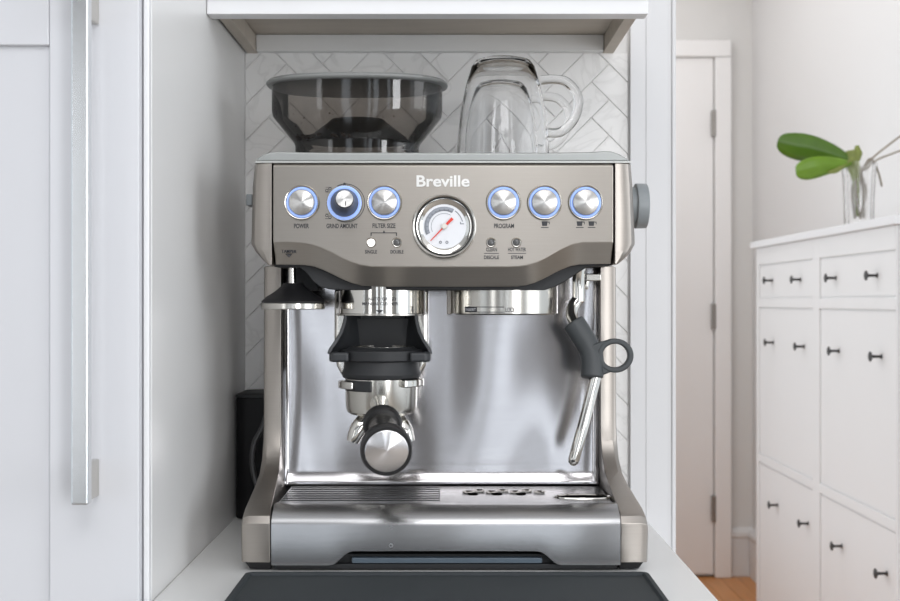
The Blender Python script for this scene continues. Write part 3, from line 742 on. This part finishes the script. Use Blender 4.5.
M().lathe([(.0235, 0), (.0255, 0), (.0255, .0016), (.0235, .0016)], (xp, Yp, Z(349.2, .937)), seg=48, closed=True).build('basket_rim', satin, PF)
g = M()
rws = []
for k in range(13):
    t = radians(205+(258-205)*k/12); c, s_ = cos(t), sin(t)
    rws.append([(xp+r*c, Yp+r*s_, z) for r, z in ((.0302, Z(392, .94)), (.0325, Z(391, .94)), (.0330, Z(381, .94)), (.0302, Z(381, .94)))])
g.loft(rws); g.build('collar_skirt', matte_black, PF, bevel=.0006)
# handle towards the viewer, slightly down
a = Vector((xp, Yp-.029, Z(404, .94))); yE = .812
b = Vector((X(386.7, yE), yE, Z(451, yE)))
ax = (b-a).normalized(); Ln = (b-a).length
hl = M().lathe([(0, 0), (.0080, 0), (.0072, Ln*.22), (.0085, Ln*.30), (.0090, Ln*.42), (0, Ln*.42)], a, ax, seg=40).build('neck', chrome, PF)
M().lathe([(0, Ln*.42), (.0128, Ln*.42), (.0150, Ln*.435), (.0152, Ln*.47), (.0132, Ln*.50), (0, Ln*.50)], a, ax, seg=40).build('collar', black, PF)
M().lathe([(0, Ln*.50), (.0112, Ln*.50), (.0112, Ln*.70), (.0130, Ln*.86), (0, Ln*.86)], a, ax, seg=40).build('handle_shaft', satin, PF)
M().lathe([(0, Ln*.86), (.0130, Ln*.86), (.0170, Ln*.89), (.0186, Ln*.93), (.0186, Ln*.985), (.0176, Ln*1.0), (.0160, Ln*1.0), (.0158, Ln*.99), (0, Ln*.99)], a, ax, seg=56).build('end_ring', black, PF, sharp=60)
M().lathe([(0, Ln*.9905), (.0156, Ln*.9905), (.0156, Ln*.9995), (.0150, Ln*1.003), (0, Ln*1.004)], a, ax, seg=56).build('end_cap', steel('spun_cap', (.80, .79, .80), .26, .85, radial=True), PF, sharp=60)
for sx in (-1, 1):
    M().tube(smooth([(xp, Yp, zpb-.0003), (xp+sx*.010, Yp-.003, zpb-.004), (xp+sx*.019, Yp-.008, zpb-.012), (xp+sx*.0235, Yp-.010, zpb-.023)], 4), [.009, .0088, .0086, .0084, .0082, .0080, .0078, .0076, .0072, .0068, .0062, .0056, .0048], 16).build('spout', chrome, PF, sharp=60)

# ------------------------------------------------------------------ glass mugs upside down on the machine
def mug(px, Y, label, rz, k=1.0):
    zb_ = CZ+(300-151)*(.934)/F+.0012
    xm = X(px, Y); top = (Z(59, 1.02)-zb_)*k
    T = thing('glass_mug', (xm, Y, zb_), label, 'mug', 'clear glass mugs upside down on the espresso machine')
    out = [(.0412, 0), (.0413, .001), (.0405, .020), (.0380, .045), (.0333, .068), (.0282, top-.0065), (.0245, top-.0015), (.0200, top), (.0, top)]
    inn = [(.0, top-.004), (.0200, top-.0045), (.0262, top-.009), (.0317, .067), (.0364, .045), (.0389, .020), (.0398, .001), (.0400, 0)]
    M().lathe([(r, z) for r, z in out]+[(r, z) for r, z in inn]+[(.0404, -.0003)], (xm, Y, zb_), seg=72, closed=True).build('cup', glass_m, T, sharp=80)
    R2 = Matrix.Rotation(radians(rz), 3, 'Z')
    hpn = [(.0325, 0, top-.012), (.046, 0, top-.0125), (.060, 0, top-.017), (.0685, 0, top-.030), (.0685, 0, top-.043), (.062, 0, top-.056), (.050, 0, top-.063), (.0400, 0, top-.064)]
    hpn = [(.0338, 0, top-.019), (.044, 0, top-.0185), (.056, 0, top-.021), (.0650, 0, top-.031), (.0665, 0, top-.043), (.0615, 0, top-.056), (.051, 0, top-.065), (.0402, 0, top-.0655)]
    pp = smooth([Vector((xm, Y, zb_))+R2 @ Vector(q) for q in hpn], 5)
    M().tube(pp, .0042, 16).build('handle', glass_m, T, sharp=80)
mug(503, 1.022, 'front clear glass mug upside down on top of the espresso machine', -8)
mug(500, 1.110, 'rear clear glass mug upside down, partly hidden behind the front mug', -12, 1.0)

# ------------------------------------------------------------------ rubber mat in front of the machine
ym0, ym1 = .764, .8760
def rr_(x0, x1, y0, y1, r, n=5):
    o = []
    for cx, cy, a0 in ((x1-r, y1-r, 0), (x0+r, y1-r, 90), (x0+r, y0+r, 180), (x1-r, y0+r, 270)):
        for k in range(n+1): a = radians(a0+90*k/n); o.append((cx+r*cos(a), cy+r*sin(a)))
    return o
g = M(); x0, x1 = -.1555, .1510
def lv(d, z): return [(x, y, z) for x, y in rr_(x0+d, x1-d, ym0+d, ym1-d, max(.006-d, .002))]
g.loft([lv(0, ZC+.0003), lv(0, ZC+.006), lv(.0008, ZC+.0068), lv(.0038, ZC+.0068), lv(.0048, ZC+.0045)])
mt = g.build('rubber_mat', mat_m, bevel=.0004, seg=1)
tag(mt, 'dark grey rubber mat with raised rim lying in front of the espresso machine', 'mat')

# ------------------------------------------------------------------ black canister behind the machine, with a cable
g = M(); g.loft([[(x, y, z) for x, y in rr_(-.2095, -.1690, 1.115, 1.176, .012)] for z in (ZC+.0005, Z(397, 1.12))])
cn = g.build('canister', mat('dull_black', (.005, .005, .006), .5, Specular_IOR_Level=.25), bevel=.002)
tag(cn, 'black rectangular canister standing behind the left side of the espresso machine', 'canister')
M().loft([[(x, y, z) for x, y in rr_(-.2097+d, -.1688-d, 1.1148+d, 1.1762-d, .012-d)] for d, z in ((0, Z(396.8, 1.12)), (0, Z(394.5, 1.12)), (.003, Z(393, 1.12)))]).build('lid', matte_black, cn)
cb = M().tube(smooth([(-.1675, 1.09, 1.040), (X(263, 1.09), 1.09, Z(425, 1.09)), (X(254.5, 1.09), 1.09, Z(442, 1.09)), (X(252.3, 1.09), 1.09, Z(462, 1.09)), (X(256, 1.09), 1.09, Z(482, 1.09)), (X(263, 1.085), 1.085, Z(496, 1.085)), (-.1720, 1.082, ZC+.008), (-.1690, 1.080, ZC+.0035)], 6), .0026, 10).build('power_cable', mat('cable_rubber', (.06, .06, .062), .3), None)
tag(cb, 'black power cable looping down beside the black canister', 'cable')

# ------------------------------------------------------------------ hallway cabinet
XF = .935
def cy(px, Xv=XF): return Xv*F/(px-450)
HC = thing('shoe_cabinet', (1.08, 2.95, 0), 'slim white hallway cabinet with flap doors and black knobs, at right', 'cabinet')
yN, yFar = 2.40, 3.50
M().box(XF+.0022, 1.2105, yN, yFar, .10, 1.283).build('body', hall_paint, HC, bevel=.002)
for y in (yN+.001, yFar-.041):
    for x_ in (XF+.003, 1.17): M().box(x_, x_+.04, y, y+.04, 0, .0995).build('leg', hall_paint, HC)
M().box(XF-.012, 1.2115, yN-.012, yFar+.038, 1.2835, 1.3035).build('top', paint, HC, bevel=.003)
def knob(px, py, par):
    Xk = XF-.020; Y = cy(px, Xk-.002); z = Z(py, Y)
    M().lathe([(0, .0275), (.007, .0272), (.0110, .0255), (.0110, .0240), (.0040, .0225), (.0032, .014), (.0032, .003), (.006, 0), (0, 0)], (XF-.0006, Y, z), (-1, 0, 0), seg=16).build('knob', iron, par)
ya0, ya1, yb0, yb1 = cy(813), cy(760), cy(896), cy(821)
rowz = [(1.135, 1.228), (.668, 1.101), (.195, .636)]
kn = {(0, 'a'): ((765, 280), (792.6, 279)), (0, 'b'): ((827, 277.5), (867.5, 275)), (1, 'a'): ((766, 342), (796, 346)), (1, 'b'): ((830, 350.5), (871.7, 356)), (2, 'a'): ((770, 504.5), (800, 523)), (2, 'b'): ((833, 545.6), (877, 573))}
for r, (z0, z1) in enumerate(rowz):
    for c, (a, b) in (('a', (ya0, ya1)), ('b', (yb0, yb1))):
        f = M().box(XF-.0005, XF+.0020, a, b, z0, z1).build('drawer' if r == 0 else 'flap_door', hall_paint, HC, bevel=.0008)
        for k in kn[(r, c)]: knob(*k, f)
        # raised frame round each front
fr = M()
e = .004
for a, b in ((yN, yb0-e), (yb1+e, ya0-e), (ya1+e, yFar)): fr.box(XF-.003, XF+.0018, a, b, .12, 1.283)
for z0, z1 in ((.12, .195-e), (.636+e, .668-e), (1.101+e, 1.135-e), (1.228+e, 1.283)):
    for a, b in ((yb0-e+.0002, yb1+e-.0002), (ya0-e+.0002, ya1+e-.0002)): fr.box(XF-.003, XF+.0018, a, b, z0, z1)
fr.build('frame', hall_paint, HC, bevel=.0015)

# ------------------------------------------------------------------ vase with orchid
YVs = 2.88; zv = 1.3038; xv = X(859, YVs)
ht = Z(163, YVs)-zv
g = M(); n = 48
def flute(r, z, d=.06): return [(xv+r*(1+d*cos(12*2*pi*k/n))*cos(2*pi*k/n), YVs+r*(1+d*cos(12*2*pi*k/n))*sin(2*pi*k/n), z) for k in range(n)]
R_ = [flute(.030, zv), flute(.034, zv+.01), flute(.035, zv+ht*.4), flute(.038, zv+ht*.8), flute(.041, zv+ht), flute(.039, zv+ht), flute(.036, zv+ht*.8), flute(.033, zv+ht*.4), flute(.032, zv+.012), flute(.012, zv+.012)]
g.loft(R_); vs = g.build('glass_vase', mat('cut_glass', (1, 1, 1), .12, noise=0, bump=.001, bscale=80, Transmission_Weight=1.0, IOR=1.5), sharp=80)
tag(vs, 'small ribbed clear glass vase holding the green plant on the hallway cabinet', 'vase')
OR = thing('orchid', (xv, YVs, zv+.013), 'orchid with two broad green leaves and bare roots in the glass vase', 'plant')
def pv(px, py, dy=0): a, b_ = P(px, py, YVs+dy); return Vector((a, YVs+dy, b_))
g = M().tube([pv(858, 215), pv(856, 180), pv(853, 166), pv(851, 150)], [.004, .008, .017, .013], 10)
g.build('stalk', stalk_m, OR, sharp=60)
M().tube([pv(853, 162), pv(858, 152), pv(857, 145)], [.015, .012, .005], 8).build('leaf_stub', stalk_m, OR, sharp=60)
def leaf(spine, widths, m, droop=.15, nrm=Vector((0, 0, 1))):
    sp = smooth(spine, 10); n = len(sp); rows = []
    for i, p in enumerate(sp):
        t = (sp[min(i+1, n-1)]-sp[max(i-1, 0)]).normalized(); sd = t.cross(Vector((.0, 1, .25))).normalized()
        t_ = i/(n-1); k_ = widths[0]; m_ = .64
        w = max(widths)*(sqrt(max(1-((t_-m_)/(1.004-m_))**2, .004)) if t_ > m_ else k_/max(widths)+(1-k_/max(widths))*sin(pi/2*t_/m_)**1.15)
        rows.append([p+sd*w*u+Vector((0, abs(u)*w*droop-.006, 0)) for u in (-1, -.6, -.2, 0, .2, .6, 1)])
    M().sheet(rows).build('leaf', m, OR, solid=.0022, sharp=80)
leaf([pv(852, 162), pv(838, 156), pv(815, 149), pv(795, 145), pv(777, 141)], [.004, .023, .034, .030, .003], leaf_m, .3)
leaf([pv(851, 163, -.02), pv(838, 164, -.04), pv(820, 166, -.05), pv(806, 169, -.05), pv(795, 171, -.05)], [.003, .019, .027, .025, .003], leaf_l, .25)
leaf([pv(853, 158, -.02), pv(845, 163, -.03), pv(836, 170, -.04), pv(827, 172, -.045)], [.002, .006, .006, .002], stalk_m, .1)
for q in ([(860, 172), (872, 158), (884, 148), (900, 136), (915, 128)], [(862, 172), (876, 160), (890, 154), (912, 146)], [(862, 170), (870, 158), (877, 168), (882, 186)]):
    M().tube(smooth([pv(*a) for a in q], 4), .0028, 6).build('root', root_m, OR)
for k in range(5):
    a = k*1.25; M().tube(smooth([Vector((xv, YVs, zv+ht-.005)), Vector((xv+.016*cos(a), YVs+.016*sin(a), zv+ht*.6)), Vector((xv+.012*cos(a+1), YVs+.012*sin(a+1), zv+.03))], 4), .003, 6).build('root', root_m, OR)
